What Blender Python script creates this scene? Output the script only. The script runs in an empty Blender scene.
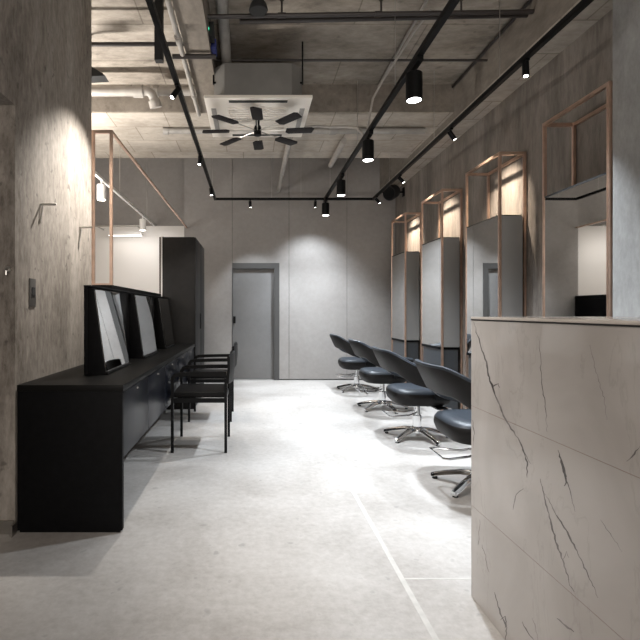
import bpy, bmesh, math, random
from mathutils import Vector, Matrix
random.seed(7)
S = bpy.context.scene
COL = S.collection
PI = math.pi

# ---------------------------------------------------------------- camera, world, exposure
cd = bpy.data.cameras.new('camera')
cam = bpy.data.objects.new('camera', cd)
COL.objects.link(cam)
cam.location = (0, 0, 1.18)
cam.rotation_euler = (PI / 2, 0, 0)
cd.sensor_width = 36
cd.lens = 27.0
cd.shift_x = 0.106
cd.shift_y = -0.014
cd.clip_start = 0.05
S.camera = cam
S.view_settings.view_transform = 'Standard'
S.view_settings.look = 'None'
S.view_settings.gamma = 1
S.view_settings.use_curve_mapping = False
S.view_settings.exposure = 0.5
W = bpy.data.worlds.new('world')
S.world = W
W.use_nodes = True
W.node_tree.nodes['Background'].inputs[0].default_value = (0.80, 0.90, 1.0, 1)
W.node_tree.nodes['Background'].inputs[1].default_value = 0.25

P_CAN, P_MINI, P_WALLWASH, P_FILL, P_WING = 228, 62, 180, 95, 76
WARM = (1.0, 0.86, 0.70)
COOL = (0.84, 0.92, 1.0)
NEUT = (1.0, 0.95, 0.88)


def area(name, loc, rot, sx, sy, power, color):
    l = bpy.data.lights.new(name, 'AREA')
    l.shape = 'RECTANGLE'
    l.size, l.size_y, l.energy, l.color = sx, sy, power, color
    o = bpy.data.objects.new(name, l)
    COL.objects.link(o)
    o.location, o.rotation_euler = loc, rot
    return o


# added fill light, unseen behind the camera, tilted up to lift the upper room
area('unseen_fill', (0.5, -2.9, 1.9), (PI / 2 + 0.42, 0, 0), 3.0, 2.6, P_FILL, (1.0, 0.92, 0.84))


# ---------------------------------------------------------------- materials
def nd(t, typ, **kw):
    n = t.nodes.new(typ)
    for k, v in kw.items():
        setattr(n, k, v)
    return n


def base_mat(name):
    m = bpy.data.materials.new(name)
    m.use_nodes = True
    t = m.node_tree
    b = t.nodes['Principled BSDF']
    return m, t, b


def plain(name, col, rough=0.5, metal=0.0, bump=0.0, bscale=60, var=0.0, spec=0.5):
    m, t, b = base_mat(name)
    b.inputs['Base Color'].default_value = (*col, 1)
    b.inputs['Roughness'].default_value = rough
    b.inputs['Metallic'].default_value = metal
    b.inputs['Specular IOR Level'].default_value = spec
    if bump or var:
        tc = nd(t, 'ShaderNodeTexCoord')
        n = nd(t, 'ShaderNodeTexNoise')
        n.inputs['Scale'].default_value = bscale
        n.inputs['Detail'].default_value = 4
        t.links.new(tc.outputs['Object'], n.inputs['Vector'])
        if bump:
            bp = nd(t, 'ShaderNodeBump')
            bp.inputs['Strength'].default_value = bump
            bp.inputs['Distance'].default_value = 0.004
            t.links.new(n.outputs['Fac'], bp.inputs['Height'])
            t.links.new(bp.outputs['Normal'], b.inputs['Normal'])
        if var:
            r = nd(t, 'ShaderNodeValToRGB')
            r.color_ramp.elements[0].position = 0.3
            r.color_ramp.elements[1].position = 0.7
            r.color_ramp.elements[0].color = (*[c * (1 - var) for c in col], 1)
            r.color_ramp.elements[1].color = (*[min(1, c * (1 + var)) for c in col], 1)
            t.links.new(n.outputs['Fac'], r.inputs['Fac'])
            t.links.new(r.outputs['Color'], b.inputs['Base Color'])
    return m


def concrete(name, c0, c1, stretch=(1, 1, 1), scale=2.0, fine=30, rough=0.75, bump=0.35, spots=0.0,
             joints=None, rough_var=0.0, contrast=(0.32, 0.68), spec=0.4):
    m, t, b = base_mat(name)
    L = t.links.new
    tc = nd(t, 'ShaderNodeTexCoord')
    mp = nd(t, 'ShaderNodeMapping')
    mp.inputs['Scale'].default_value = stretch
    L(tc.outputs['Object'], mp.inputs['Vector'])
    n1 = nd(t, 'ShaderNodeTexNoise')
    n1.inputs['Scale'].default_value = scale
    n1.inputs['Detail'].default_value = 8
    n1.inputs['Roughness'].default_value = 0.62
    n1.inputs['Distortion'].default_value = 0.4
    L(mp.outputs[0], n1.inputs['Vector'])
    n2 = nd(t, 'ShaderNodeTexNoise')
    n2.inputs['Scale'].default_value = fine
    n2.inputs['Detail'].default_value = 6
    n2.inputs['Roughness'].default_value = 0.7
    L(mp.outputs[0], n2.inputs['Vector'])
    mx = nd(t, 'ShaderNodeMix')
    mx.data_type = 'FLOAT'
    mx.inputs[0].default_value = 0.38
    L(n1.outputs['Fac'], mx.inputs[2])
    L(n2.outputs['Fac'], mx.inputs[3])
    r = nd(t, 'ShaderNodeValToRGB')
    r.color_ramp.elements[0].position = contrast[0]
    r.color_ramp.elements[1].position = contrast[1]
    r.color_ramp.elements[0].color = (*c0, 1)
    r.color_ramp.elements[1].color = (*c1, 1)
    L(mx.outputs[0], r.inputs['Fac'])
    col = r.outputs['Color']
    if spots:
        v = nd(t, 'ShaderNodeTexNoise')
        v.inputs['Scale'].default_value = fine * 0.5
        v.inputs['Detail'].default_value = 2
        L(tc.outputs['Object'], v.inputs['Vector'])
        r2 = nd(t, 'ShaderNodeValToRGB')
        r2.color_ramp.elements[0].position = 0.66
        r2.color_ramp.elements[0].color = (0, 0, 0, 1)
        r2.color_ramp.elements[1].position = 0.74
        r2.color_ramp.elements[1].color = (spots, spots, spots, 1)
        L(v.outputs['Fac'], r2.inputs['Fac'])
        m2 = nd(t, 'ShaderNodeMix')
        m2.data_type = 'RGBA'
        L(r2.outputs['Color'], m2.inputs[0])
        L(col, m2.inputs[6])
        m2.inputs[7].default_value = (*[c * 0.35 for c in c0], 1)
        col = m2.outputs[2]
    if joints:
        w, h, rot, off = joints
        mj = nd(t, 'ShaderNodeMapping')
        mj.inputs['Rotation'].default_value = rot
        mj.inputs['Location'].default_value = off
        L(tc.outputs['Object'], mj.inputs['Vector'])
        bk = nd(t, 'ShaderNodeTexBrick')
        bk.offset = 0.35
        bk.inputs['Scale'].default_value = 1
        bk.inputs['Mortar Size'].default_value = 0.006
        bk.inputs['Brick Width'].default_value = w
        bk.inputs['Row Height'].default_value = h
        bk.inputs['Color1'].default_value = (1, 1, 1, 1)
        bk.inputs['Color2'].default_value = (0.90, 0.89, 0.87, 1)
        bk.inputs['Mortar'].default_value = (0.6, 0.58, 0.55, 1)
        L(mj.outputs[0], bk.inputs['Vector'])
        m3 = nd(t, 'ShaderNodeMix')
        m3.data_type = 'RGBA'
        m3.blend_type = 'MULTIPLY'
        m3.inputs[0].default_value = 1
        L(col, m3.inputs[6])
        L(bk.outputs['Color'], m3.inputs[7])
        col = m3.outputs[2]
    L(col, b.inputs['Base Color'])
    b.inputs['Roughness'].default_value = rough
    b.inputs['Specular IOR Level'].default_value = spec
    if rough_var:
        mr = nd(t, 'ShaderNodeMapRange')
        mr.inputs[3].default_value = rough - rough_var
        mr.inputs[4].default_value = rough + rough_var
        L(n1.outputs['Fac'], mr.inputs[0])
        L(mr.outputs[0], b.inputs['Roughness'])
    bp = nd(t, 'ShaderNodeBump')
    bp.inputs['Strength'].default_value = bump
    bp.inputs['Distance'].default_value = 0.01
    L(mx.outputs[0], bp.inputs['Height'])
    L(bp.outputs['Normal'], b.inputs['Normal'])
    return m


def emit(name, col, s):
    m, t, b = base_mat(name)
    b.inputs['Base Color'].default_value = (*col, 1)
    b.inputs['Emission Color'].default_value = (*col, 1)
    b.inputs['Emission Strength'].default_value = s
    return m


M = {}
M['floor'] = concrete('polished_floor', (0.30, 0.272, 0.247), (0.57, 0.545, 0.52), scale=1.3, fine=26, rough=0.38,
                      bump=0.10, spots=0.35, rough_var=0.08)
M['floor_line'] = plain('floor_joint_filler', (0.50, 0.48, 0.45), 0.5, var=0.1, bscale=20)
M['wall_warm'] = concrete('left_concrete', (0.105, 0.088, 0.073), (0.40, 0.36, 0.318), stretch=(1, 1, 0.35), scale=2.2, fine=34,
                          bump=0.55, spots=0.5, contrast=(0.36, 0.66))
M['wall_rough'] = concrete('trowelled_wall', (0.095, 0.08, 0.067), (0.34, 0.30, 0.265), stretch=(1, 1, 0.22), scale=3.0, fine=30,
                           bump=0.8)
M['pillar'] = concrete('pillar_concrete', (0.22, 0.215, 0.21), (0.42, 0.42, 0.41), stretch=(1, 1, 0.5), scale=2.5, fine=26, bump=0.3)
M['wall_panel'] = concrete('grey_panel', (0.262, 0.242, 0.226), (0.345, 0.326, 0.31), scale=1.2, fine=14, rough=0.6, bump=0.06)
M['wall_dark'] = plain('grey_joint', (0.06, 0.058, 0.055), 0.8)
M['door'] = concrete('door_grey', (0.165, 0.16, 0.156), (0.205, 0.20, 0.196), scale=1.2, fine=14, rough=0.5, bump=0.03)
M['door_frame'] = plain('door_frame_grey', (0.06, 0.058, 0.056), 0.5)
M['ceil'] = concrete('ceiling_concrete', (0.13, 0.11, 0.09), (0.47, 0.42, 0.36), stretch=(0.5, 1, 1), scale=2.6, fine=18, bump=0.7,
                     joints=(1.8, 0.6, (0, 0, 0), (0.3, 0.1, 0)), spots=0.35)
M['beam_shaded'] = concrete('shaded_beam_concrete', (0.13, 0.11, 0.09), (0.30, 0.265, 0.225), stretch=(1, 0.5, 1), scale=2.2, fine=18, bump=0.5, spots=0.3)  # darker copy of the beam concrete, shade put into the colour
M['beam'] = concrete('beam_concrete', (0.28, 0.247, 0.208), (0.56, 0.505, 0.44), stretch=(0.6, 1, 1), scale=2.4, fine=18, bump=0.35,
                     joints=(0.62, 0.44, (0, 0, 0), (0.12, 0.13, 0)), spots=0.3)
M['white'] = plain('white_paint', (0.82, 0.79, 0.75), 0.6)
M['white_metal'] = plain('white_metal', (0.8, 0.78, 0.75), 0.4)
M['black'] = plain('black_laminate', (0.004, 0.004, 0.0045), 0.55, var=0.3, bscale=30, spec=0.1)
M['black_top'] = plain('black_worktop', (0.007, 0.0068, 0.0065), 0.4, bump=0.1, bscale=120, spec=0.1)
M['black_tall'] = plain('dark_laminate', (0.013, 0.012, 0.0113), 0.5, var=0.15, bscale=20, spec=0.2)
M['black_gloss'] = plain('black_drawer_front', (0.005, 0.006, 0.010), 0.30, var=0.2, bscale=8, spec=0.14)
M['black_metal'] = plain('black_metal', (0.004, 0.004, 0.0043), 0.45, spec=0.14)
M['black_matte'] = plain('black_matte', (0.01, 0.01, 0.01), 0.75)
M['leather_black'] = plain('black_leather', (0.005, 0.0047, 0.0047), 0.42, bump=0.2, bscale=150, spec=0.12)
M['leather_grey'] = plain('grey_leather', (0.024, 0.030, 0.039), 0.42, bump=0.2, bscale=140)
M['leather_dark'] = plain('charcoal_leather', (0.010, 0.0088, 0.0085), 0.5, bump=0.2, bscale=140, spec=0.2)
M['chrome'] = plain('chrome', (0.80, 0.81, 0.82), 0.10, 1.0)
M['steel'] = plain('brushed_steel', (0.5, 0.48, 0.45), 0.35, 1.0)
M['copper'] = plain('copper', (0.74, 0.54, 0.43), 0.36, 1.0, var=0.12, bscale=12)
M['mirror'] = plain('mirror', (0.74, 0.74, 0.73), 0.015, 1.0)
M['mirror_dim'] = plain('grey_gloss_panel', (0.27, 0.265, 0.258), 0.25)
M['pipe'] = plain('grey_pipe', (0.30, 0.285, 0.265), 0.5, var=0.15, bscale=9)
M['pipe_light'] = plain('pale_conduit', (0.36, 0.335, 0.305), 0.5, var=0.1, bscale=14)
M['pipe_dark'] = plain('dark_iron_pipe', (0.03, 0.024, 0.022), 0.45)
M['ac_panel'] = plain('cassette_panel', (0.78, 0.73, 0.66), 0.45)
M['ac_body'] = plain('cassette_body', (0.17, 0.165, 0.155), 0.5, var=0.12, bscale=5)
M['ac_slot'] = plain('cassette_slot', (0.03, 0.03, 0.028), 0.6)
M['blade'] = plain('fan_blade', (0.011, 0.009, 0.009), 0.6, spec=0.2)
M['lens'] = emit('lit_lens', (1.0, 0.98, 0.95), 14)
M['lens_warm'] = emit('lit_lens_warm', (1.0, 0.93, 0.82), 10)
M['green'] = emit('green_lamp', (0.05, 0.85, 0.45), 1.2)
M['blue'] = plain('blue_valve', (0.02, 0.03, 0.16), 0.5)
M['strip'] = emit('tube_light', (1.0, 0.95, 0.9), 2.5)


def marble():
    m, t, b = base_mat('marble_tile')
    L = t.links.new
    tc = nd(t, 'ShaderNodeTexCoord')
    n = nd(t, 'ShaderNodeTexNoise')
    n.inputs['Scale'].default_value = 2.2
    n.inputs['Detail'].default_value = 6
    n.inputs['Distortion'].default_value = 0.8
    L(tc.outputs['Object'], n.inputs['Vector'])
    r = nd(t, 'ShaderNodeValToRGB')
    r.color_ramp.elements[0].position = 0.3
    r.color_ramp.elements[1].position = 0.72
    r.color_ramp.elements[0].color = (0.44, 0.405, 0.38, 1)
    r.color_ramp.elements[1].color = (0.57, 0.538, 0.515, 1)
    L(n.outputs['Fac'], r.inputs['Fac'])
    # faint hairline veins
    mp = nd(t, 'ShaderNodeMapping')
    mp.inputs['Rotation'].default_value = (0.5, 0, 0)
    mp.inputs['Scale'].default_value = (1, 2.2, 0.9)
    L(tc.outputs['Object'], mp.inputs['Vector'])
    n2 = nd(t, 'ShaderNodeTexNoise')
    n2.inputs['Scale'].default_value = 1.7
    n2.inputs['Detail'].default_value = 9
    n2.inputs['Roughness'].default_value = 0.6
    n2.inputs['Distortion'].default_value = 0.6
    L(mp.outputs[0], n2.inputs['Vector'])
    s = nd(t, 'ShaderNodeMath', operation='SUBTRACT')
    L(n2.outputs['Fac'], s.inputs[0])
    s.inputs[1].default_value = 0.56
    a = nd(t, 'ShaderNodeMath', operation='ABSOLUTE')
    L(s.outputs[0], a.inputs[0])
    r2 = nd(t, 'ShaderNodeValToRGB')
    r2.color_ramp.elements[0].position = 0.0
    r2.color_ramp.elements[0].color = (0.91, 0.905, 0.90, 1)
    r2.color_ramp.elements[1].position = 0.010
    r2.color_ramp.elements[1].color = (1, 1, 1, 1)
    L(a.outputs[0], r2.inputs['Fac'])
    mx = nd(t, 'ShaderNodeMix')
    mx.data_type = 'RGBA'
    mx.blend_type = 'MULTIPLY'
    mx.inputs[0].default_value = 1
    L(r.outputs['Color'], mx.inputs[6])
    L(r2.outputs['Color'], mx.inputs[7])
    L(mx.outputs[2], b.inputs['Base Color'])
    b.inputs['Roughness'].default_value = 0.045
    b.inputs['Specular IOR Level'].default_value = 0.65
    return m


M['marble'] = marble()
M['vein'] = plain('marble_vein', (0.21, 0.195, 0.19), 0.12, var=0.45, bscale=14)
M['grout'] = plain('pale_grout', (0.34, 0.255, 0.22), 0.7)
M['counter_top'] = plain('pale_counter_top', (0.66, 0.60, 0.55), 0.15)


# ---------------------------------------------------------------- mesh helpers
class B:
    def __init__(self):
        self.bm = bmesh.new()

    def box(self, x0, x1, y0, y1, z0, z1, mat=0, mtx=None):
        vs = [self.bm.verts.new((x, y, z)) for x in (x0, x1) for y in (y0, y1) for z in (z0, z1)]
        if mtx is not None:
            for v in vs:
                v.co = mtx @ v.co
        for q in ((0, 1, 3, 2), (4, 6, 7, 5), (0, 4, 5, 1), (2, 3, 7, 6), (0, 2, 6, 4), (1, 5, 7, 3)):
            f = self.bm.faces.new([vs[i] for i in q])
            f.material_index = mat
        return self

    def prism(self, pts, axis, a0, a1, mat=0):
        """polygon pts (2-D, in the plane across axis) extruded along axis 'x','y','z'."""
        def mk(p, a):
            if axis == 'x':
                return (a, p[0], p[1])
            if axis == 'y':
                return (p[0], a, p[1])
            return (p[0], p[1], a)
        v0 = [self.bm.verts.new(mk(p, a0)) for p in pts]
        v1 = [self.bm.verts.new(mk(p, a1)) for p in pts]
        n = len(pts)
        fs = [self.bm.faces.new(v0[::-1]), self.bm.faces.new(v1)]
        for i in range(n):
            fs.append(self.bm.faces.new((v0[i], v0[(i + 1) % n], v1[(i + 1) % n], v1[i])))
        for f in fs:
            f.material_index = mat
        return self

    def tube(self, pts, r, seg=10, mat=0, square=False, radii=None, caps=True):
        pts = [Vector(p) for p in pts]
        rings = []
        n = len(pts)
        prev = None
        for i, p in enumerate(pts):
            d = ((pts[min(i + 1, n - 1)] - p).normalized() + (p - pts[max(i - 1, 0)]).normalized())
            d.normalize()
            if prev is None:
                ref = Vector((0, 0, 1)) if abs(d.z) < 0.9 else Vector((0, 1, 0))
                u = d.cross(ref).normalized()
            else:
                u = (prev - d * prev.dot(d)).normalized()
            prev = u
            w = d.cross(u).normalized()
            rr = radii[i] if radii else r
            k = 4 if square else seg
            ph = PI / 4 if square else 0
            q = rr * (math.sqrt(2) if square else 1)
            rings.append([self.bm.verts.new(p + (u * math.cos(ph + 2 * PI * j / k) + w * math.sin(ph + 2 * PI * j / k)) * q) for j in range(k)])
        k = len(rings[0])
        for a, b in zip(rings[:-1], rings[1:]):
            for j in range(k):
                f = self.bm.faces.new((a[j], a[(j + 1) % k], b[(j + 1) % k], b[j]))
                f.material_index = mat
        if caps:
            self.bm.faces.new(rings[0][::-1]).material_index = mat
            self.bm.faces.new(rings[-1]).material_index = mat
        return self

    def lathe(self, prof, seg=20, center=(0, 0, 0), mat=0):
        """prof: list of (r, z)"""
        rings = []
        for r, z in prof:
            rings.append([self.bm.verts.new((center[0] + max(r, 1e-4) * math.cos(2 * PI * j / seg),
                                             center[1] + max(r, 1e-4) * math.sin(2 * PI * j / seg), center[2] + z)) for j in range(seg)])
        for a, b in zip(rings[:-1], rings[1:]):
            for j in range(seg):
                self.bm.faces.new((a[j], a[(j + 1) % seg], b[(j + 1) % seg], b[j])).material_index = mat
        self.bm.faces.new(rings[0][::-1]).material_index = mat
        self.bm.faces.new(rings[-1]).material_index = mat
        return self

    def transform(self, m):
        bmesh.ops.transform(self.bm, matrix=m, verts=self.bm.verts)
        return self

    def build(self, name, mats, parent=None, bevel=0, seg=2, sub=0, smooth=True, loc=None):
        bmesh.ops.recalc_face_normals(self.bm, faces=self.bm.faces)
        if bevel:
            es = [e for e in self.bm.edges if len(e.link_faces) == 2 and e.calc_face_angle(0) > 0.6]
            bmesh.ops.bevel(self.bm, geom=es, offset=bevel, segments=seg, affect='EDGES', profile=0.6)
        me = bpy.data.meshes.new(name)
        self.bm.to_mesh(me)
        self.bm.free()
        if not isinstance(mats, (list, tuple)):
            mats = [mats]
        for m in mats:
            me.materials.append(m)
        if smooth:
            me.shade_smooth()
            me.set_sharp_from_angle(angle=0.7)
        o = bpy.data.objects.new(name, me)
        COL.objects.link(o)
        if parent is not None:
            o.parent = parent
        if loc:
            o.location = loc
        if sub:
            md = o.modifiers.new('sub', 'SUBSURF')
            md.levels = md.render_levels = sub
        return o


def tag(o, label, cat, group=None):
    o['label'] = label
    o['category'] = cat
    if group:
        o['group'] = group
    return o


def thing(name, label, cat, loc=(0, 0, 0), rz=0, group=None):
    o = bpy.data.objects.new(name, None)
    COL.objects.link(o)
    o.empty_display_size = 0.1
    o.location = loc
    o.rotation_euler = (0, 0, rz)
    return tag(o, label, cat, group)


def structure(o):
    o['kind'] = 'structure'
    return o


def copy_tree(o, parent=None):
    c = o.copy()
    COL.objects.link(c)
    if parent is not None:
        c.parent = parent
    for ch in list(o.children):
        copy_tree(ch, c)
    return c


def spot_lamp(name, parent, loc, target, power, size, blend, color, radius=0.03):
    """lamp inside a spotlight head; loc/target in the parent's frame"""
    l = bpy.data.lights.new(name, 'SPOT')
    l.energy, l.spot_size, l.spot_blend, l.color, l.shadow_soft_size = power, size, blend, color, radius
    o = bpy.data.objects.new(name, l)
    COL.objects.link(o)
    o.parent = parent
    o.location = loc
    d = Vector(target) - Vector(loc)
    o.rotation_euler = d.to_track_quat('-Z', 'Y').to_euler()
    return o


def px(x, y, Y):
    return (x - 252) / 480 * Y, Y, 1.18 + (311 - y) / 480 * Y


# ---------------------------------------------------------------- the setting
XL, XR, YB, ZC = -1.26, 2.45, 8.2, 3.63
f = B().box(-4.7, 3.2, -3.2, 8.8, -0.1, 0, 0)
f.box(0.648, 0.672, -3.0, 3.18, 0.0, 0.0006, 1).box(0.673, 2.2, 2.11, 2.122, 0.0, 0.0006, 1)
structure(f.build('floor', [M['floor'], M['floor_line']], smooth=False))
c = B().box(-4.7, 3.2, -3.2, 6.0, ZC, ZC + 0.5).box(-4.7, 3.2, 6.0, 8.8, 4.05, 4.2)
structure(c.build('ceiling', M['ceil'], smooth=False))

# left wall: a thick concrete block with a door opening near the camera
w = B()
w.box(-4.6, XL, 2.55, 3.765, 0, ZC)
w.box(-1.72, XL, -3.0, 1.3, 0, ZC)
w.box(-1.72, XL, 1.3, 2.55, 2.275, ZC)
structure(w.build('wall_left', M['wall_warm'], smooth=False))
structure(B().box(-1.75, -1.72, -3.0, 2.55, 0, ZC).build('wall_left_recess', M['wall_warm'], smooth=False))
structure(B().box(-1.72, -1.262, 2.535, 2.55, 0, 0.07).box(-1.262, -1.25, 2.50, 2.548, 0, 0.06)
          .build('baseboard_left', M['steel'], smooth=False))
structure(B().box(-4.75, -4.6, 2.55, 8.6, 0, 4.1).build('wall_left_wing', M['white'], smooth=False))

# right wall, pillar, beams
structure(B().box(XR, XR + 0.2, 2.9, 8.4, 0, 4.1).build('wall_right', M['wall_rough'], smooth=False))
structure(B().box(2.215, XR + 0.3, -3.0, 2.95, 0, ZC).build('wall_right_pillar', M['pillar'], smooth=False))
structure(B().box(2.18, XR + 0.1, 2.925, 8.2, 3.255, 4.05).build('trim_1', M['beam_shaded'], smooth=False))
structure(B().box(2.18, XR, 2.925, 8.2, 3.235, 3.254).build('trim_bounce', M['beam'], smooth=False))  # pale slab: floor bounce on the right beam's underside, painted as colour
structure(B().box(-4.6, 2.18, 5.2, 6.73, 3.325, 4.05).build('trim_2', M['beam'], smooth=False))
structure(B().box(-0.345, 2.18, 5.19, 5.1995, 3.335, ZC).box(-4.6, -0.55, 5.19, 5.1995, 3.335, ZC).build('trim_shade', M['beam_shaded'], smooth=False))  # thin dark skin painting the shade on the wide beam's front face
structure(B().box(-0.55, -0.345, -3.0, 5.2, 3.325, ZC).build('trim_3', M['beam_shaded'], smooth=False))

# back wall: grey boards with open joints, the door in it
wb = B()
g = 0.006
wb.box(-1.16, -0.34, YB + 0.012, YB + 0.3, 0, 4.1, 1)
wb.box(0.462, XR, YB + 0.012, YB + 0.3, 0, 4.1, 1)
wb.box(-0.34, 0.462, YB + 0.012, YB + 0.3, 2.0, 4.1, 1)
for x0, x1, z0, z1 in ((-1.16, -0.34, 0.02, 2.0), (0.462, 0.63, 0.02, 2.0), (-1.16, -0.34, 2.0, 4.1), (-0.34, 0.63, 2.0, 4.1),
                       (0.63, 1.62, 0.02, 4.1), (1.62, XR, 0.02, 4.1)):
    lo = 0.0 if z0 > 0.1 and z1 > 3 else g / 2
    wb.box(x0 + (0 if x0 in (-1.16,) else g / 2), x1 - g / 2, YB, YB + 0.012, z0, z1, 0)
structure(wb.build('wall_back', [M['wall_panel'], M['wall_dark']], smooth=False))
d = thing('door_1', 'plain grey door set in the grey back wall', 'door')
d['kind'] = 'structure'
B().box(-0.335, 0.375, YB + 0.06, YB + 0.1, 0.01, 1.905).build('door_panel', M['door'], d, bevel=0.003)
B().box(0.375, 0.462, YB - 0.006, YB + 0.12, 0, 2.0).box(-0.34, 0.375, YB - 0.006, YB + 0.12, 1.905, 2.0).box(
    -0.345, -0.335, YB - 0.006, YB + 0.12, 0, 1.905).build('door_frame', M['door_frame'], d, smooth=False)
hb = B().box(-0.325, -0.285, YB + 0.045, YB + 0.06, 0.97, 1.09).tube([(-0.305, YB + 0.05, 1.03), (-0.305, YB + 0.015, 1.03)], 0.016)
hb.build('door_handle', M['black_metal'], d)
# wing behind the copper frame: back wall set deeper with a white board on it
structure(B().box(-4.6, -1.16, 8.45, 8.6, 0, 4.1).box(-1.16, -1.10, 8.22, 8.6, 0, 4.1).build('wall_back_wing', M['wall_panel'], smooth=False))
structure(B().box(-4.6, -1.165, 8.41, 8.45, 0, 2.67).build('wall_back_white', M['white'], smooth=False))

# ---------------------------------------------------------------- reception counter (marble)
def marble_counter():
    t = thing('reception_counter', 'tall polished grey marble reception counter with dark veins, cropped at the right', 'counter', (0.907, 0, 0))
    Y0, Y1 = 0.15, 1.987
    b = B()
    rows = [(0.0, 0.3765), (0.3785, 0.788), (0.790, 1.142)]
    for z0, z1 in rows:
        b.box(0, 0.02, Y0, Y1, z0, z1, 0)
        b.box(0.02, 0.62, Y1 - 0.02, Y1, z0, z1, 0)
    b.box(0.0008, 0.6, Y0, Y1 - 0.001, 0.0, 1.142, 2)

    # dark veins of the stone, traced on the long face
    def face(x, y):
        Y = 480 * 0.907 / (x - 252)
        return Y, 1.18 - (y - 311) / 480 * Y
    veins = [
        ([(474, 322), (480, 345), (486, 362), (489, 378), (494, 392), (499, 404), (503, 416), (509, 425), (514, 432), (521, 445), (527, 458), (531, 464)], 2.4),
        ([(489, 378), (492, 387), (498, 384), (500, 388)], 1.6),
        ([(521, 445), (527, 462), (527, 478)], 1.6),
        ([(539, 340), (542, 385), (546, 410), (547, 432)], 1.0),
        ([(558, 450), (563, 468), (567, 483), (564, 486)], 3.2),
        ([(563, 470), (570, 490), (575, 512)], 1.2),
        ([(540, 478), (544, 494), (550, 520), (557, 545), (563, 560), (571, 588), (574, 592)], 2.4),
        ([(545, 494), (556, 514), (566, 530), (575, 548), (586, 570), (594, 588), (598, 598)], 2.0),
        ([(563, 560), (567, 552), (569, 558)], 1.4),
        ([(524, 489), (517, 494), (514, 503), (513, 510)], 1.4),
        ([(627, 462), (634, 454), (640, 446)], 2.0),
        ([(601, 520), (612, 536), (622, 552)], 0.8),
        ([(494, 592), (498, 606), (503, 620), (507, 628), (505, 640)], 2.2),
        ([(500, 620), (506, 616), (505, 628)], 1.6),
        ([(557, 618), (565, 626), (574, 632)], 2.6),
        ([(522, 622), (528, 632), (534, 640)], 1.2),
        ([(537, 640), (536, 628), (532, 618)], 0.8),
        ([(473, 420), (474, 436), (473, 448)], 1.2),
        ([(482, 545), (486, 560), (489, 572)], 0.8),
        ([(480, 520), (478, 545)], 0.7),
        ([(590, 345), (596, 372), (604, 398), (607, 420)], 0.7),
    ]
    rnd = random.Random(3)
    for pts, wpx in veins:
        fine = []
        for (a, c) in zip(pts[:-1], pts[1:]):
            k = max(2, int(math.hypot(c[0] - a[0], c[1] - a[1]) / 3))
            for i in range(k):
                u = i / k
                fine.append((a[0] + (c[0] - a[0]) * u + rnd.uniform(-0.7, 0.7), a[1] + (c[1] - a[1]) * u + rnd.uniform(-0.7, 0.7)))
        fine.append(pts[-1])
        n = len(fine)
        L_, R_ = [], []
        for i, p in enumerate(fine):
            q0, q1 = fine[max(i - 1, 0)], fine[min(i + 1, n - 1)]
            dx, dy = q1[0] - q0[0], q1[1] - q0[1]
            l = math.hypot(dx, dy) or 1
            hw = wpx * 0.42 * (0.25 + 0.75 * math.sin(PI * (i + 0.3) / (n - 0.4))) * rnd.uniform(0.45, 1.15)
            hw = max(hw, 0.12)
            for lst, s in ((L_, 1), (R_, -1)):
                Y, Z = face(p[0] - dy / l * hw * s, p[1] + dx / l * hw * s)
                lst.append(b.bm.verts.new((-0.0004, min(Y, Y1 - 0.001), max(Z, 0.001))))
        for i in range(n - 1):
            b.bm.faces.new((L_[i], L_[i + 1], R_[i + 1], R_[i])).material_index = 1
    b.build('marble_cladding', [M['marble'], M['vein'], M['grout']], t, smooth=False)
    B().box(-0.002, 0.63, Y0, Y1 + 0.002, 1.142, 1.1465).build('dark_edge_trim', M['black_matte'], t)  # thin black strip just below the pale counter top
    B().box(-0.001, 0.63, Y0, Y1 + 0.001, 1.1465, 1.157).build('counter_top', M['counter_top'], t, bevel=0.002)


marble_counter()

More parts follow.
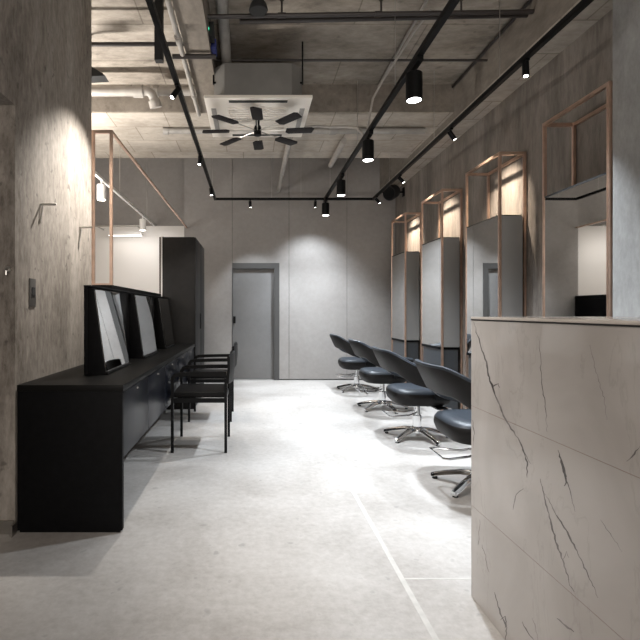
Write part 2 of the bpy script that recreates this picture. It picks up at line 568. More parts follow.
# ---------------------------------------------------------------- left vanity counter, screen, mirrors
def vanity():
    t = thing('vanity_counter', 'long low black vanity counter running along the left wall', 'counter', (-0.965, 2.55, 0))
    x0, x1, Ln = -0.285, 0.28, 3.205
    B().prism([(x0, 0), (x1, 0), (x1, Ln), (x0 + 0.155, Ln), (x0 + 0.155, 1.2), (x0, 1.2)], 'z', 0.752, 0.787).build('worktop', M['black_top'], t, bevel=0.002)
    B().box(x0, x1 - 0.006, 0.004, 0.035, 0.012, 0.752).box(x0 + 0.01, x1 - 0.02, 0.008, 0.03, 0, 0.012).build('end_panel', M['black'], t, bevel=0.0015)
    B().box(x0 + 0.155, x0 + 0.17, 0.035, Ln, 0.0, 0.752).box(x0 + 0.17, x1 - 0.03, 0.035, Ln, 0.40, 0.745).build('drawer_case', M['black'], t)
    n = 5
    L1 = (Ln - 0.05) / n
    for i in range(n):
        y0 = 0.04 + i * L1
        dr = B().box(x1 - 0.03, x1 - 0.012, y0 + 0.003, y0 + L1 - 0.003, 0.385, 0.742).build('drawer', M['black_gloss'], t, bevel=0.002)
        B().box(x1 - 0.012, x1 - 0.004, y0 + L1 * 0.5 - 0.008, y0 + L1 * 0.5 + 0.008, 0.712, 0.722).build('drawer_pull', M['steel'], dr, bevel=0.002)
    # black screen the mirrors stand against
    t = thing('vanity_screen', 'thin black upright screen standing on the vanity counter behind the mirrors', 'screen', (-1.022, 2.95, 0.787))
    B().box(-0.012, 0.008, 0, 2.81, 0, 0.545).build('screen_panel', M['black'], t, bevel=0.001)
    B().box(-0.012, 0.03, 0, 2.81, 0.545, 0.552).build('screen_cap', M['black_metal'], t)
    labels = ['leaning mirror nearest the camera on the black vanity counter', 'middle leaning mirror on the black vanity counter',
              'leaning mirror at the far end of the vanity counter beside the tall black cabinet']
    p = None
    for i, y in enumerate((2.952, 3.975, 4.99)):
        if p is None:
            p = thing('tabletop_mirror', labels[i], 'mirror', (-1.0135, y, 0.787), group='leaning mirrors along the vanity counter')
            B().prism([(0, 0), (0.112, 0), (0.038, 0.532), (0, 0.532)], 'y', 0, 0.55).build('mirror_box', M['black'], p, bevel=0.001)
            dx, dz = 0.074, 0.532
            l = math.hypot(dx, dz)
            nx, nz = dz / l, dx / l

            def at(s, off):
                return (0.112 - dx * s + nx * off, dz * s + nz * off)
            B().prism([at(0.03, 0.0005), at(0.03, 0.006), at(0.985, 0.006), at(0.985, 0.0005)], 'y', 0.006, 0.544).build('mirror_glass', M['mirror'], p, smooth=False)
            B().prism([at(0.0, 0.0005), at(0.0, 0.016), at(0.028, 0.016), at(0.028, 0.0005)], 'y', 0.0, 0.55).build('mirror_ledge', M['black_metal'], p, bevel=0.001)
        else:
            c = copy_tree(p)
            c.location.y = y
            c['label'] = labels[i]


vanity()
# low black partition carrying the copper frame
tag(B().box(-1.258, -1.10, 3.77, 8.19, 0, 1.385).box(-1.258, -1.10, 6.7, 8.19, 1.385, 1.44).build('low_partition', M['black'], bevel=0.002),
    'low black partition behind the vanity screen, under the copper frame', 'partition')
t = thing('partition_frame', 'slender copper frame standing on the low black partition at left', 'frame', (-1.18, 3.78, 1.386))
for x in (-0.077, 0.065):
    B().tube([(x, 0.02, 0), (x, 0.02, 1.20)], 0.0112, square=True).build('frame_post', M['copper'], t)
B().box(-0.09, 0.0775, 0.008, 0.032, 1.20, 1.224).build('top_crossbar', M['copper'], t)
B().box(0.055, 0.076, 0.032, 4.41, 1.203, 1.224).build('top_rail', M['copper'], t)
B().box(-0.09, 0.0775, 0.008, 0.032, 0, 0.012).build('foot_bar', M['copper'], t)

t = thing('tall_cabinet', 'tall narrow black cabinet at the far end of the vanity counter', 'cabinet', (-0.885, 6.305, 0))
B().box(-0.195, 0.188, -0.535, 0.535, 0.0, 2.07).build('cabinet_body', M['black_tall'], t, bevel=0.002)
for y in (-0.53, 0.002):
    dr = B().box(0.188, 0.204, y, y + 0.528, 0.06, 2.066).build('cabinet_door', M['black_tall'], t, bevel=0.002)
    B().box(0.204, 0.212, (y + 0.50 if y < 0 else y + 0.02), (y + 0.51 if y < 0 else y + 0.03), 0.95, 1.15).build('door_handle', M['black_metal'], dr)
o = B().box(-0.208, -0.196, -0.54, 0.535, 0, 2.09).build('edge_strip', M['white_metal'], t)
o['label'] = 'white edge strip'
B().box(-0.232, -0.2085, -0.54, 0.1, 1.39, 2.07).build('edge_board', plain('dark_timber', (0.10, 0.08, 0.065), 0.5), t)

# ---------------------------------------------------------------- black armchairs at the vanity
def armchair():
    t = thing('armchair', '', 'chair', (-0.44, 4.26, 0), group='black armchairs at the vanity counter')
    m = M['black_metal']
    hy, xf, xb = 0.27, -0.225, 0.22
    B().box(xf - 0.005, xb - 0.01, -hy + 0.02, hy - 0.02, 0.455, 0.50).build('seat', M['leather_black'], t, bevel=0.014, seg=3)
    B().box(xf - 0.01, xb, -hy + 0.012, -hy + 0.03, 0.415, 0.452).box(xf - 0.01, xb, hy - 0.03, hy - 0.012, 0.415, 0.452).box(
        xf - 0.01, xf + 0.01, -hy + 0.03, hy - 0.03, 0.415, 0.452).box(xb - 0.02, xb, -hy + 0.03, hy - 0.03, 0.415, 0.452).build('seat_frame', m, t)
    for s in (-1, 1):
        y = s * (hy - 0.01)
        # front leg sweeps into the armrest, the armrest runs back to the backrest
        B().tube([(xf, y, 0), (xf, y, 0.60)], 0.0115, square=True).build('leg', m, t)
        B().tube([(xb, y, 0), (xb, y, 0.62)], 0.0115, square=True).build('leg', m, t)
        pts = [(xf, y, 0.60), (xf + 0.006, y, 0.625), (xf + 0.022, y, 0.643), (xf + 0.05, y, 0.652), (0.05, y, 0.658), (xb + 0.005, y, 0.66)]
        a = B()
        a.tube(pts, 0.017, square=True)
        a.build('armrest', M['leather_black'], t)
    b = B()
    n = 12
    rows = []
    for i in range(n + 1):
        u = -1 + 2 * i / n
        y = u * (hy + 0.004)
        bow = 0.03 * (1 - u * u)
        prof = [(0.215 + bow, 0.575), (0.245 + bow, 0.575), (0.255 + bow, 0.69), (0.256 + bow, 0.795), (0.244 + bow, 0.808), (0.231 + bow, 0.795), (0.235 + bow, 0.69)]
        dz = 0.02 * (1 - u * u)
        rows.append([b.bm.verts.new((x, y, z + dz * (z > 0.7))) for x, z in prof])
    k = len(rows[0])
    for r0, r1 in zip(rows[:-1], rows[1:]):
        for j in range(k):
            b.bm.faces.new((r0[j], r0[(j + 1) % k], r1[(j + 1) % k], r1[j]))
    b.bm.faces.new(rows[0][::-1])
    b.bm.faces.new(rows[-1])
    b.build('backrest', M['leather_black'], t)
    return t


a1 = armchair()
a2 = copy_tree(a1)
a2.location = (-0.448, 5.38, 0)
a1['label'] = 'black armchair in front of the middle leaning mirror, nearer of the two'
a2['label'] = 'black armchair behind the nearer one, beside the tall black cabinet'

# ---------------------------------------------------------------- copper mirror stations on the right
def station():
    t = thing('mirror_station', '', 'mirror', (2.2, 3.3, 0), group='copper framed mirror stations along the right wall')
    L, D, H = 0.34, 0.243, 2.6
    r = 0.0108
    c = M['copper']
    for x in (r, D - r):
        for y in (-L + r, L - r):
            B().tube([(x, y, 0), (x, y, H - 0.025)], r, square=True).build('frame_post', c, t)
    for x in (r, D - r):
        B().box(x - r, x + r, -L, L, H - 0.025, H).build('top_rail', c, t)
    for y in (-L + r, L - r):
        B().box(2 * r, D - 2 * r, y - r, y + r, H - 0.025, H).build('top_crossbar', c, t)
    zt, zs = 2.03, 0.76
    B().box(0.012, D - 0.03, -L + 0.008, L - 0.008, zs, zt).build('mirror_box', M['mirror_dim'], t, smooth=False)
    B().box(0.004, 0.0115, -L + 0.026, L - 0.026, zs, zt).build('mirror_glass', M['mirror'], t, smooth=False)
    B().box(0.002, D - 0.028, -L + 0.026, L - 0.026, zt + 0.0005, zt + 0.012).build('box_lid', M['black_matte'], t)
    B().box(0.0, D - 0.03, -L + 0.027, L - 0.027, zs - 0.03, zs - 0.001).build('shelf', M['black'], t, bevel=0.003)
    B().box(0.02, D - 0.04, -L + 0.03, L - 0.03, 0.02, zs - 0.031).build('base_panel', plain('station_base', (0.055, 0.06, 0.066), 0.35), t)
    return t


st_lab = ['copper framed mirror station nearest the marble counter', 'second copper framed mirror station from the marble counter',
          'third copper framed mirror station from the marble counter', 'farthest copper framed mirror station, in the corner by the back wall']
st0 = station()
for i, y in enumerate((3.30, 4.615, 5.915, 7.255)):
    s = st0 if i == 0 else copy_tree(st0)
    s.location.y = y
    s['label'] = st_lab[i]

# ---------------------------------------------------------------- salon chairs
def salon_chair():
    t = thing('salon_chair', '', 'chair', (1.62, 3.3, 0), group='grey salon chairs in front of the mirror stations')
    ch = M['chrome']
    # five star base
    for k in range(5):
        a = math.radians(180 + 72 * k + 36)
        ca, sa = math.cos(a), math.sin(a)
        b = B()
        prof = [(0.03, 0.088, 0.030), (0.12, 0.080, 0.027), (0.21, 0.058, 0.025), (0.285, 0.034, 0.024), (0.315, 0.024, 0.020)]
        rows = []
        for r, z, hw in prof:
            th = 0.014
            rows.append([b.bm.verts.new((ca * r - sa * s * hw, sa * r + ca * s * hw, z + q * th)) for s, q in ((-1, -1), (1, -1), (0.6, 1), (-0.6, 1))])
        for r0, r1 in zip(rows[:-1], rows[1:]):
            for j in range(4):
                b.bm.faces.new((r0[j], r0[(j + 1) % 4], r1[(j + 1) % 4], r1[j]))
        b.bm.faces.new(rows[0][::-1])
        b.bm.faces.new(rows[-1])
        arm = b.build('base_arm', ch, t, bevel=0.003)
        B().lathe([(0.018, 0), (0.018, 0.012)], 12, (ca * 0.29, sa * 0.29, 0)).build('foot_glide', M['black_matte'], arm)
    B().lathe([(0.06, 0.055), (0.062, 0.085), (0.05, 0.105), (0.042, 0.11)], 20).build('hub', ch, t)
    B().lathe([(0.04, 0.108), (0.04, 0.21), (0.034, 0.215), (0.026, 0.22), (0.026, 0.31), (0.09, 0.315), (0.09, 0.33)], 20).build('column', ch, t)
    # pump bar loop behind, foot rest in front
    B().tube([(-0.02, -0.05, 0.245), (-0.10, -0.07, 0.225), (-0.26, -0.13, 0.225), (-0.29, -0.115, 0.225), (-0.29, 0.115, 0.225), (-0.26, 0.13, 0.225),
              (-0.10, 0.07, 0.225), (-0.02, 0.05, 0.245)], 0.008, seg=8).build('pump_bar', ch, t)
    B().tube([(0.05, -0.12, 0.32), (0.26, -0.13, 0.30), (0.40, -0.15, 0.17), (0.43, -0.14, 0.15), (0.43, 0.14, 0.15), (0.40, 0.15, 0.17),
              (0.26, 0.13, 0.30), (0.05, 0.12, 0.32)], 0.010, seg=8).build('foot_rest', ch, t)
    # seat cushion: rounded, thicker and lower at the front lip, two tone
    b = B()
    n = 40
    rings = []
    def plan(a, sc):
        ca, sa = math.cos(a), math.sin(a)
        e = 0.55
        return (math.copysign(abs(ca) ** e, ca) * 0.265 * sc + 0.005, math.copysign(abs(sa) ** e, sa) * 0.262 * sc)
    for sc, z in ((0.70, 0.328), (0.86, 0.338), (0.95, 0.362), (1.0, 0.40), (1.0, 0.42), (0.985, 0.445), (0.93, 0.467), (0.80, 0.480), (0.5, 0.480), (0.2, 0.478)):
        rings.append([b.bm.verts.new((*plan(2 * PI * j / n, sc), z)) for j in range(n)])
    for q, (r0, r1) in enumerate(zip(rings[:-1], rings[1:])):
        for j in range(n):
            fc = b.bm.faces.new((r0[j], r0[(j + 1) % n], r1[(j + 1) % n], r1[j]))
            fc.material_index = 0 if q >= 5 else 1
    b.bm.faces.new(rings[0][::-1]).material_index = 1
    b.bm.faces.new(rings[-1])
    b.build('seat', [M['leather_grey'], M['leather_dark']], t)
    # wrap-around back and arms: U-shaped band
    b = B()
    path = []
    N = 36
    for i in range(N + 1):
        u = -1 + 2 * i / N            # -1..1 from one arm tip round the back to the other
        au = abs(u)
        if au > 0.62:                 # straight arm
            k = (au - 0.62) / 0.38
            x = -0.10 + 0.36 * k
            y = math.copysign(0.295 + 0.006 * math.sin(k * PI), u)
            tang = Vector((1, 0, 0))
        else:
            a = (u / 0.62) * PI / 2
            e = 0.72
            x = -0.10 - 0.205 * abs(math.cos(a)) ** e
            y = 0.295 * math.copysign(abs(math.sin(a)) ** e, a)
        path.append((x, y, au))
    rows = []
    for i, (x, y, au) in enumerate(path):
        q0, q1 = path[max(0, i - 1)], path[min(N, i + 1)]
        tx, ty = q1[0] - q0[0], q1[1] - q0[1]
        l = math.hypot(tx, ty)
        ox, oy = -ty / l, tx / l          # normal
        if ox * (x + 0.05) + oy * y < 0:
            ox, oy = -ox, -oy             # outward
        s = min(1, max(0, (au - 0.22) / 0.62))
        s = s * s * (3 - 2 * s)
        zt = 0.838 - 0.175 * s - 0.02 * max(0, (au - 0.84) / 0.16)
        zb = 0.635 - 0.14 * s - 0.05 * max(0, (au - 0.8) / 0.2) ** 2
        lean = 0.085 * (1 - s) + 0.012
        th = 0.026 + 0.006 * s
        mid = (zt + zb) / 2
        def P(off, z):
            k = (z - zb) / (zt - zb)
            o = off + lean * (k - 0.25)
            return (x + ox * o, y + oy * o, z)
        prof = [P(th * 0.6, zb), P(th, zb + 0.015), P(th, mid), P(th * 0.9, zt - 0.02), P(th * 0.5, zt - 0.004), P(0, zt),
                P(-th * 0.5, zt - 0.004), P(-th, zt - 0.02), P(-th * 1.1, mid), P(-th * 0.8, zb + 0.015), P(-th * 0.3, zb)]
        rows.append([b.bm.verts.new(p) for p in prof])
    k = len(rows[0])
    for r0, r1 in zip(rows[:-1], rows[1:]):
        for j in range(k):
            fc = b.bm.faces.new((r0[j], r0[(j + 1) % k], r1[(j + 1) % k], r1[j]))
            fc.material_index = 1 if j in (0, 1, 2) else 0
    b.bm.faces.new(rows[0][::-1]).material_index = 1
    b.bm.faces.new(rows[-1]).material_index = 1
    b.build('backrest', [M['leather_grey'], M['leather_dark']], t)
    b = B()
    for s in (-1, 1):
        b.box(0.06, 0.20, s * 0.285 - 0.012, s * 0.285 + 0.012, 0.40, 0.52)
    b.box(0.08, 0.18, -0.273, 0.273, 0.316, 0.327)
    b.build('arm_bracket', M['black_metal'], t, bevel=0.003)
    return t


sc_lab = ['grey leather salon chair nearest the camera, half hidden behind the marble counter', 'second grey salon chair from the marble counter',
          'third grey salon chair from the marble counter', 'farthest grey salon chair, closest to the back wall']
sc0 = salon_chair()
for i, (x, y, rz) in enumerate(((1.525, 3.22, 0.0), (1.535, 4.47, 0.0), (1.57, 5.79, 0.0), (1.55, 7.12, 0.0))):
    s = sc0 if i == 0 else copy_tree(sc0)
    s.location = (x, y, 0)
    s.rotation_euler.z = rz
    s['label'] = sc_lab[i]

# ---------------------------------------------------------------- lighting tracks
ZT = 2.90
XTL, XTM, XTR, YT = -0.568, 1.12, 1.857, 7.37
r = 0.017


def track(name, label, segs, wires):
    t = thing(name, label, 'lighting track')
    for s in segs:
        B().box(*s).build('rail', M['black_metal'], t)
    for x, y in wires:
        B().tube([(x, y, ZT + r), (x, y, 4.05 if y > 6.73 else (3.325 if y > 5.2 else ZC))], 0.0028, seg=6).build('suspension_wire', M['steel'], t)
    return t


track('lighting_track', 'black lighting track running along the ceiling at left above the vanity',
      [(XTL - r, XTL + r, -0.5, YT + r, ZT - r, ZT + r)], [(XTL, 1.5), (XTL, 6.9)])
track('lighting_track', 'black lighting track along the middle of the ceiling carrying four large cylinder spotlights',
      [(XTM - r * 1.2, XTM + r * 1.2, -0.5, YT - r, ZT - r, ZT + r)], [(XTM, 2.6), (XTM, 3.76), (XTM, 5.1), (XTM, 6.9)])
track('lighting_track', 'black lighting track on the right above the salon chairs',
      [(XTR - r, XTR + r, -0.5, YT + r, ZT - r, ZT + r)], [(XTR, 2.4), (XTR, 3.6), (XTR, 4.9), (XTR, 6.5)])
track('lighting_track', 'black lighting track crossing in front of the back wall',
      [(XTL + r, XTR - r, YT - r, YT + r, ZT - r, ZT + r)], [(-0.3, YT), (0.3, YT), (0.75, YT), (1.45, YT)])


def can(x, y, label, tilt=(0, 0), first=[None]):
    """large cylinder spotlight hanging under the middle track"""
    if first[0] is None:
        t = thing('cylinder_spotlight', label, 'spotlight', (x, y, ZT - r), group='large cylinder spotlights on the middle track')
        B().box(-0.02, 0.02, -0.13, 0.10, -0.036, 0.0).build('adapter', M['black_metal'], t, bevel=0.003)
        B().tube([(0, 0, -0.02), (0, 0, -0.062)], 0.012).build('stem', M['black_metal'], t)
        B().lathe([(0.05, -0.058), (0.056, -0.064), (0.056, -0.245), (0.05, -0.247), (0.047, -0.232)], 28).build('lamp_head', M['black_metal'], t)
        B().lathe([(0.046, -0.246), (0.046, -0.241)], 24).build('lens', M['lens'], t)
        spot_lamp('lamp', t, (0, 0, -0.262), (0, 0.0, -2.9), P_CAN, math.radians(114), 0.9, COOL, 0.045)
        first[0] = t
    else:
        t = copy_tree(first[0])
        t.location = (x, y, ZT - r)
        t['label'] = label
    return t


can(XTM, 3.32, 'largest cylinder spotlight, nearest on the middle track')
can(XTM, 4.64, 'second cylinder spotlight along the middle track')
can(XTM, 6.05, 'third cylinder spotlight along the middle track')
can(XTM, 7.32, 'fourth cylinder spotlight, where the middle track meets the back track')


def mini(x, y, label, target, power, color, size=50, lens='lens', blend=0.6):
    t = thing('mini_spotlight', label, 'spotlight', (x, y, ZT - r), group='small black spotlights on the tracks')
    dirn = (Vector(target) - Vector((x, y, ZT - r - 0.05))).normalized()
    p0 = Vector((0, 0, -0.045))
    B().box(-0.013, 0.013, -0.03, 0.03, -0.012, 0).build('adapter', M['black_metal'], t)
    B().tube([(0, 0, -0.01), (0, 0, -0.04)], 0.007).build('stem', M['black_metal'], t)
    # head leans only part of the way towards its target
    B().tube([p0 - dirn * 0.03, p0 + dirn * 0.062], 0.022, seg=16).build('lamp_head', M['black_metal'], t)
    B().tube([p0 + dirn * 0.0625, p0 + dirn * 0.066], 0.015, seg=14).build('lens', M[lens], t)
    tl = Vector(target) - Vector((x, y, ZT - r))
    spot_lamp('lamp', t, p0 + dirn * 0.075, tl, power, math.radians(size), blend, color, 0.02)
    return t


mini(XTL, 3.62, 'small spotlight on the left track turned to the concrete wall', (XL, 3.38, 1.78), P_WALLWASH, NEUT, 82, 'lens', 1.0)
mini(XTL, 1.35, 'added unseen left-track spotlight brightening the marble counter', (1.0, 1.9, 0.35), P_MINI * 0.7, NEUT, 84, 'lens', 1.0)  # extra lamp above the view, added to brighten marble and floor
mini(XTL, 2.1, 'added unseen left-track spotlight brightening the floor beside the counter', (0.75, 2.6, 0.0), P_MINI * 2.0, (1.0, 0.97, 0.93), 66, 'lens', 1.0)  # second extra lamp out of view, added to brighten the right floor
mini(XTL, 5.22, 'small spotlight on the left track above the nearer armchair', (-0.75, 5.2, 0.78), P_MINI * 0.9, NEUT, 70)
mini(XTL, 6.6, 'small spotlight on the left track near the tall cabinet', (-0.2, 6.9, 0), P_MINI * 0.9, NEUT, 70)
mini(-0.03, YT, 'small spotlight on the back track in front of the door', (0.1, 8.2, 0.6), P_MINI * 0.8, COOL, 70)
mini(0.97, YT, 'small spotlight on the back track lighting the bare back wall', (1.0, 8.2, 1.1), P_MINI * 1.7, COOL, 96, 'lens', 1.0)
mini(XTR, 3.26, 'small spotlight on the right track nearest the marble counter', (1.9, 3.2, 0), P_MINI * 1.5, COOL, 75)
mini(XTR, 4.49, 'second small spotlight along the right track', (XR, 4.6, 2.1), P_MINI * 1.9, WARM, 66, 'lens', 1.0)
mini(XTR, 6.02, 'third small spotlight along the right track', (XR, 5.95, 2.15), P_MINI * 1.9, WARM, 66, 'lens', 1.0)
mini(XTR, 7.15, 'small spotlight at the far end of the right track', (XR, 7.25, 2.15), P_MINI * 1.9, WARM, 66, 'lens', 1.0)

# ---------------------------------------------------------------- ceiling: cassette, fan, pipes
t = thing('air_conditioner', 'square ceiling cassette air conditioner with pale panel above the fan', 'air conditioner', (0.053, 4.665, 3.04))
h = 0.475
b = B().box(-h, h, -h, h, 0, 0.028)
b.build('panel', M['ac_panel'], t, bevel=0.006)
b = B()
b.box(-0.26, 0.26, -0.43, -0.385, -0.003, -0.0005).box(-0.26, 0.26, 0.385, 0.43, -0.003, -0.0005)
b.box(-0.43, -0.385, -0.26, 0.26, -0.003, -0.0005, 1).box(0.385, 0.43, -0.26, 0.26, -0.003, -0.0005, 1)
b.build('air_slots', [M['ac_slot'], M['pipe']], t)
b = B()
for i in range(12):
    b.box(-0.27, 0.27, -0.27 + i * 0.046, -0.27 + i * 0.046 + 0.03, -0.006, -0.0005)
b.build('grille', M['ac_panel'], t)
o = 0.40
k = 0.10
B().prism([(-o + k, -o), (o - k, -o), (o, -o + k), (o, o - k), (o - k, o), (-o + k, o), (-o, o - k), (-o, -o + k)], 'z', 0.0285, 0.345).build('casing', M['ac_body'], t, bevel=0.004)
for x in (-0.405, 0.405):
    for y in (-0.3, 0.3):
        B().box(min(x, x * 0.9), max(x, x * 0.9), y - 0.02, y + 0.02, 0.2, 0.215).tube([(x, y, 0.2), (x, y, 0.588)], 0.007, seg=8).build('hanger_rod', M['black_metal'], t)

t = thing('ceiling_fan', 'black eight-bladed circulation fan hanging below the ceiling cassette', 'fan', (0.053, 4.665, 2.93))
B().lathe([(0.018, -0.05), (0.036, -0.045), (0.036, 0.03), (0.028, 0.05), (0.02, 0.055), (0.02, 0.1035)], 20).build('hub', M['black_metal'], t)
for i in range(8):
    a = math.radians(-92 + 45 * i)
    mt = Matrix.Rotation(a, 4, 'Z') @ Matrix.Rotation(math.radians(-6), 4, 'X')
    b = B().prism([(0.28, -0.042), (0.52, -0.055), (0.545, -0.03), (0.525, 0.05), (0.30, 0.058), (0.27, 0.03)], 'z', -0.004, 0.004).transform(mt)
    bl = b.build('blade', M['blade'], t, bevel=0.001)
    B().tube([(0.03, 0, 0), (0.30, 0, 0.006)], 0.005, seg=8).transform(mt).build('blade_arm', M['steel'], bl)


def pipe(name, label, cat, pts, rad, mat, fit=None, group=None, seg=12):
    b = B()
    b.tube(pts, rad, seg=seg)
    for p in (fit or []):
        p = Vector(p[0]), Vector(p[1])
        b.tube([p[0], p[1]], rad * 1.3, seg=seg)
    return tag(b.build(name, mat), label, cat, group)


pipe('water_pipe', 'long grey pipe crossing under the wide concrete beam behind the fan', 'pipe', [(-1.04, 5.62, 3.288), (2.02, 5.62, 3.288)], 0.034, M['pipe'],
     [((-1.04, 5.62, 3.288), (-0.98, 5.62, 3.288)), ((0.9, 5.62, 3.288), (0.98, 5.62, 3.288))])
pipe('water_pipe', 'grey pipe running from the beam to the back wall above the door', 'pipe', [(0.45, 5.75, 3.24), (0.45, 8.198, 3.24)], 0.034, M['pipe_light'])
pipe('water_pipe', 'short grey pipe stub below the beam, right of the fan', 'pipe', [(1.10, 5.75, 3.22), (1.10, 6.72, 3.22)], 0.036, M['pipe_light'])
e = [(-2.4, 4.85, 3.40), (-1.12, 4.85, 3.40), (-1.06, 4.85, 3.405), (-1.02, 4.87, 3.385), (-1.0, 4.9, 3.34), (-0.985, 4.92, 3.27)]
pipe('drain_pipe', 'fat grey drain pipe with an elbow at left near the ceiling', 'pipe', e, 0.048, M['pipe_light'],
     [((-1.2, 4.85, 3.40), (-1.1, 4.85, 3.40)), ((-1.0, 4.9, 3.33), (-0.985, 4.92, 3.265))])
pipe('drain_pipe', 'upper grey pipe between the drain elbow and the ceiling beam', 'pipe', [(-1.02, 4.98, 3.46), (-0.552, 4.98, 3.46)], 0.045, M['pipe_light'],
     [((-1.02, 4.98, 3.46), (-0.97, 4.98, 3.46))])
pipe('iron_pipe', 'thin black pipe across the bright ceiling at upper left', 'pipe', [(-2.0, 4.0, 3.40), (-0.555, 4.0, 3.405)], 0.017, M['pipe_dark'])
pipe('iron_pipe', 'thin black pipe under the ceiling beam beside the green lamp', 'pipe', [(-0.66, 3.98, 3.29), (-0.30, 3.98, 3.29)], 0.020, M['pipe_dark'])
pipe('sprinkler_pipe', 'long black sprinkler pipe crossing the ceiling at the top', 'pipe', [(-0.42, 3.72, 3.46), (2.178, 3.72, 3.50)], 0.017, M['pipe_dark'],
     [((0.2, 3.72, 3.4695), (0.26, 3.72, 3.4705)), ((0.95, 3.72, 3.481), (1.0, 3.72, 3.482))])
sp = bpy.data.objects['sprinkler_pipe']
for x in (1.0, 0.23, 1.62):
    B().tube([(x, 3.72, 3.47), (x, 3.72, 3.59)], 0.008, seg=8).tube([(x, 3.72, 3.59), (x, 3.72, 3.595)], 0.018, seg=10).build('sprinkler_head', M['pipe_dark'], sp)
pipe('sprinkler_pipe', 'black iron pipe right behind the sprinkler pipe', 'pipe', [(-0.1, 3.80, 3.472), (2.178, 3.80, 3.525)], 0.02, M['pipe_dark'])
pipe('iron_pipe', 'thin black pipe along the ceiling above the cassette', 'pipe', [(-0.34, 4.45, 3.505), (2.178, 4.45, 3.505)], 0.011, M['pipe_dark'])
pipe('air_duct', 'grey flexible duct leading to the back of the cassette', 'duct', [(-0.235, 3.2, 3.56), (-0.235, 3.85, 3.56), (-0.235, 4.1, 3.53), (-0.235, 4.45, 3.44)], 0.046, M['pipe'])
pipe('conduit', 'pale conduit running along the ceiling beam beside the left track', 'conduit', [(-0.575, 2.6, 3.30), (-0.575, 5.19, 3.30)], 0.021, M['pipe_light'],
     [((-0.575, 3.7, 3.30), (-0.575, 3.8, 3.30)), ((-0.575, 4.7, 3.30), (-0.575, 4.76, 3.30))])
pipe('conduit', 'pale flexible conduit dropping from the ceiling to the middle track', 'conduit',
     [(1.45, 3.9, 3.628), (1.38, 4.1, 3.56), (1.30, 4.35, 3.45), (1.235, 4.55, 3.36), (1.17, 4.65, 3.24), (1.145, 4.68, 3.08), (1.125, 4.68, 2.92)], 0.011, M['pipe_light'], seg=8)
pipe('conduit', 'thin pale conduit from the cassette to the middle track', 'conduit',
     [(0.53, 4.9, 3.055), (0.66, 4.92, 3.075), (0.8, 4.92, 3.065), (0.95, 4.9, 3.06), (1.06, 4.85, 3.03), (1.12, 4.8, 2.93)], 0.013, M['pipe_light'], seg=8)
pipe('conduit', 'straight pale conduit under the ceiling above the middle track', 'conduit', [(1.36, 3.0, 3.60), (1.36, 5.18, 3.60)], 0.012, M['pipe_light'], seg=8)
pipe('conduit', 'thin dark conduit along the right beam under the ceiling', 'conduit', [(2.165, 3.0, 3.60), (2.165, 5.18, 3.60)], 0.014, M['pipe_dark'], seg=8)
tag(B().box(-0.762, -0.70, 3.74, 3.80, 3.14, ZC).build('hanger_post', M['black_matte']), 'short black hanger post dropping from the ceiling at upper left', 'hanger')
t = thing('pendant_downlight', 'round black pendant downlight close under the ceiling at the top', 'light', (0.047, 3.62, 3.44))
B().lathe([(0.068, 0.0), (0.072, 0.01), (0.06, 0.05), (0.045, 0.075), (0.02, 0.08)], 24).build('shade', M['black_matte'], t)
B().tube([(0, 0, 0.08), (0, 0, ZC - 3.44)], 0.02).build('stem', M['black_matte'], t)
t = thing('emergency_lamp', 'small black emergency lamp with a glowing green light beside the ceiling beam', 'lamp', (-0.335, 3.86, 3.42))
B().box(-0.009, 0.03, -0.05, 0.05, -0.06, 0.06).build('housing', M['black_matte'], t, bevel=0.004)
g = bmesh.new()
bmesh.ops.create_uvsphere(g, u_segments=14, v_segments=10, radius=0.024)
bb = B()
bb.bm.free()
bb.bm = g
bb.build('green_light', M['green'], t, loc=(-0.03, -0.055, 0.0))['label'] = 'glowing green light'
tag(B().box(-0.344, -0.30, 3.98, 4.12, 3.36, 3.44).build('junction_box', M['blue'], bevel=0.005), 'dark blue junction box on the side of the ceiling beam', 'box')
# black speaker wedge behind the wall end
t = thing('wedge_speaker', 'small black wedge speaker poking out behind the concrete wall near the ceiling', 'speaker', (-1.286, 4.2, 3.24))
B().prism([(-0.18, 0.115), (-0.18, -0.01), (0.0, 0.0), (-0.02, 0.02)], 'y', 0, 0.12).build('speaker_body', M['black_matte'], t, bevel=0.003)
B().tube([(-0.15, 0.06, 0.05), (-0.15, 0.06, ZC - 3.24)], 0.012).build('hanger_rod', M['black_metal'], t)

# black wall speaker in the far right corner
t = thing('wall_speaker', 'black round speaker on a bracket high in the far right corner', 'speaker', (2.449, 7.75, 3.10))
B().box(-0.015, 0, -0.04, 0.04, -0.07, 0.07).build('wall_plate', M['black_metal'], t)
B().tube([(-0.015, 0, 0), (-0.09, 0, 0)], 0.012).build('bracket', M['black_metal'], t)
ax = Vector((-0.75, -0.55, -0.35)).normalized()
cc = Vector((-0.19, -0.02, 0.0))
B().tube([cc - ax * 0.10, cc - ax * 0.06, cc + ax * 0.08, cc + ax * 0.10], 0.1, seg=24, radii=[0.06, 0.105, 0.125, 0.12]).build('speaker_body', M['black_matte'], t)
B().tube([cc + ax * 0.1005, cc + ax * 0.106], 0.105, seg=24).build('speaker_grille', M['black_metal'], t)

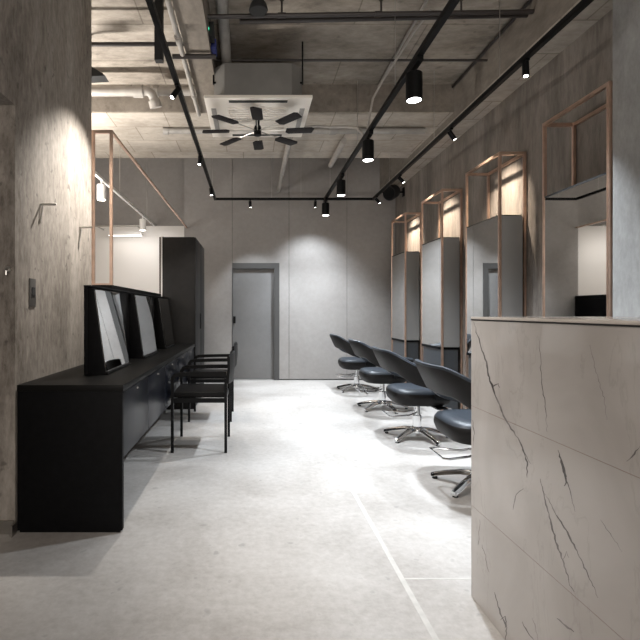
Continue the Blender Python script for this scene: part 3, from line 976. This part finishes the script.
# ---------------------------------------------------------------- left wall fittings
for y, z, lab in ((2.86, 1.815, 'steel coat hook on the concrete wall, nearer the door opening'), (3.50, 1.79, 'steel coat hook on the concrete wall beside the copper frame')):
    t = thing('coat_hook', lab, 'hook', (XL, y, z), group='steel coat hooks on the left wall')
    B().tube([(0.0, 0, 0), (0.085, 0, 0), (0.092, 0, 0.004)], 0.007, seg=10).build('peg', M['steel'], t)
    B().tube([(0.012, 0, 0), (0.010, -0.004, -0.03), (0.006, -0.02, -0.115)], 0.005, seg=10).build('drop_bar', M['steel'], t)
t = thing('wall_switch', 'narrow dark grey switch plate on the left concrete wall', 'switch', (XL, 2.745, 1.285))
B().box(0, 0.008, -0.035, 0.035, -0.08, 0.08).build('plate', plain('switch_grey', (0.07, 0.065, 0.06), 0.5), t, bevel=0.002)
B().box(0.008, 0.013, -0.018, 0.018, -0.02, 0.03).build('rocker', M['black_matte'], t, bevel=0.001)
t = thing('door_stop_hook', 'small round steel hook on the grey side of the door opening', 'hook', (-1.292, 2.55, 1.40))
B().tube([(0, 0, 0), (0, -0.012, 0)], 0.016, seg=14).build('rose', M['steel'], t)
B().tube([(0, -0.012, 0), (0, -0.03, -0.01), (0, -0.03, -0.03)], 0.006, seg=8).build('hook_arm', M['steel'], t)

# ---------------------------------------------------------------- wing lights
t = thing('white_track', 'white ceiling track with spotlights beyond the copper frame', 'lighting track', (-1.71, 0, 2.68))
B().box(-0.016, 0.016, 4.2, 8.405, -0.016, 0.016).build('rail', M['white_metal'], t)
for y in (4.6, 6.2, 7.8):
    B().tube([(0, y, 0.016), (0, y, (3.325 if 5.2 < y < 6.73 else (ZC if y < 5.2 else 4.05)) - 2.68)], 0.003, seg=6).build('suspension_wire', M['steel'], t)
for y, lab in ((5.45, 'white cylinder spotlight on the white track, between the copper posts'), (7.5, 'white cylinder spotlight at the far end of the white track')):
    t = thing('white_spotlight', lab, 'spotlight', (-1.71, y, 2.664), group='white spotlights on the white track')
    B().tube([(0, 0, 0), (0, 0, -0.05)], 0.01).build('stem', M['white_metal'], t)
    B().lathe([(0.045, -0.05), (0.05, -0.055), (0.05, -0.22), (0.045, -0.222)], 20).build('lamp_head', M['white_metal'], t)
    B().lathe([(0.04, -0.2245), (0.04, -0.2225)], 20).build('lens', M['lens_warm'], t)
    spot_lamp('lamp', t, (0, 0, -0.24), (0.0 - 0.3, 1.6, -1.6), P_WING * 0.3, math.radians(130), 0.9, (1.0, 0.97, 0.95), 0.04)
t = thing('linear_light', 'white linear light fixed near the top of the white wall', 'light', (-2.1, 8.2, 2.5))
B().box(-0.35, 0.22, -0.05, 0.05, -0.03, 0.03).build('housing', M['white_metal'], t, bevel=0.004)
B().box(-0.34, 0.21, -0.045, 0.045, -0.036, -0.0305).build('diffuser', M['strip'], t)
B().box(-0.3, -0.26, 0.05, 0.208, -0.01, 0.01).box(0.12, 0.16, 0.05, 0.208, -0.01, 0.01).build('bracket', M['white_metal'], t)
t = thing('hanging_rail', 'thin steel hanging rail in front of the white wall top', 'rail', (-2.3, 8.0, 2.60))
B().tube([(-0.35, 0, 0), (0.42, 0, 0)], 0.016).build('rail_tube', M['steel'], t)
for x in (-0.3, 0.38):
    B().tube([(x, 0.014, 0), (x, 0.408, 0)], 0.01).build('bracket', M['steel'], t)
# added fill light that brightens the wing ceiling, unseen behind the concrete wall
t = thing('wing_fill', 'added white fill light in the side wing, unseen behind the concrete wall', 'light', (-2.4, 4.7, 1.95))
B().box(-0.6, 0.6, -0.06, 0.06, -0.03, 0.03).build('housing', M['white_metal'], t)
for x in (-0.5, 0.5):
    B().tube([(x, 0, 0.03), (x, 0, ZC - 1.95)], 0.004, seg=6).build('suspension_wire', M['steel'], t)
l = area('fill_up', (0, 0, 0.05), (PI, 0, 0), 1.1, 0.1, P_WING * 1.2, (1.0, 0.95, 0.89))
l.parent = t
l = area('fill_down', (0, 0, -0.05), (0, 0, 0), 1.1, 0.1, P_WING * 0.5, (1.0, 0.97, 0.95))
l.parent = t
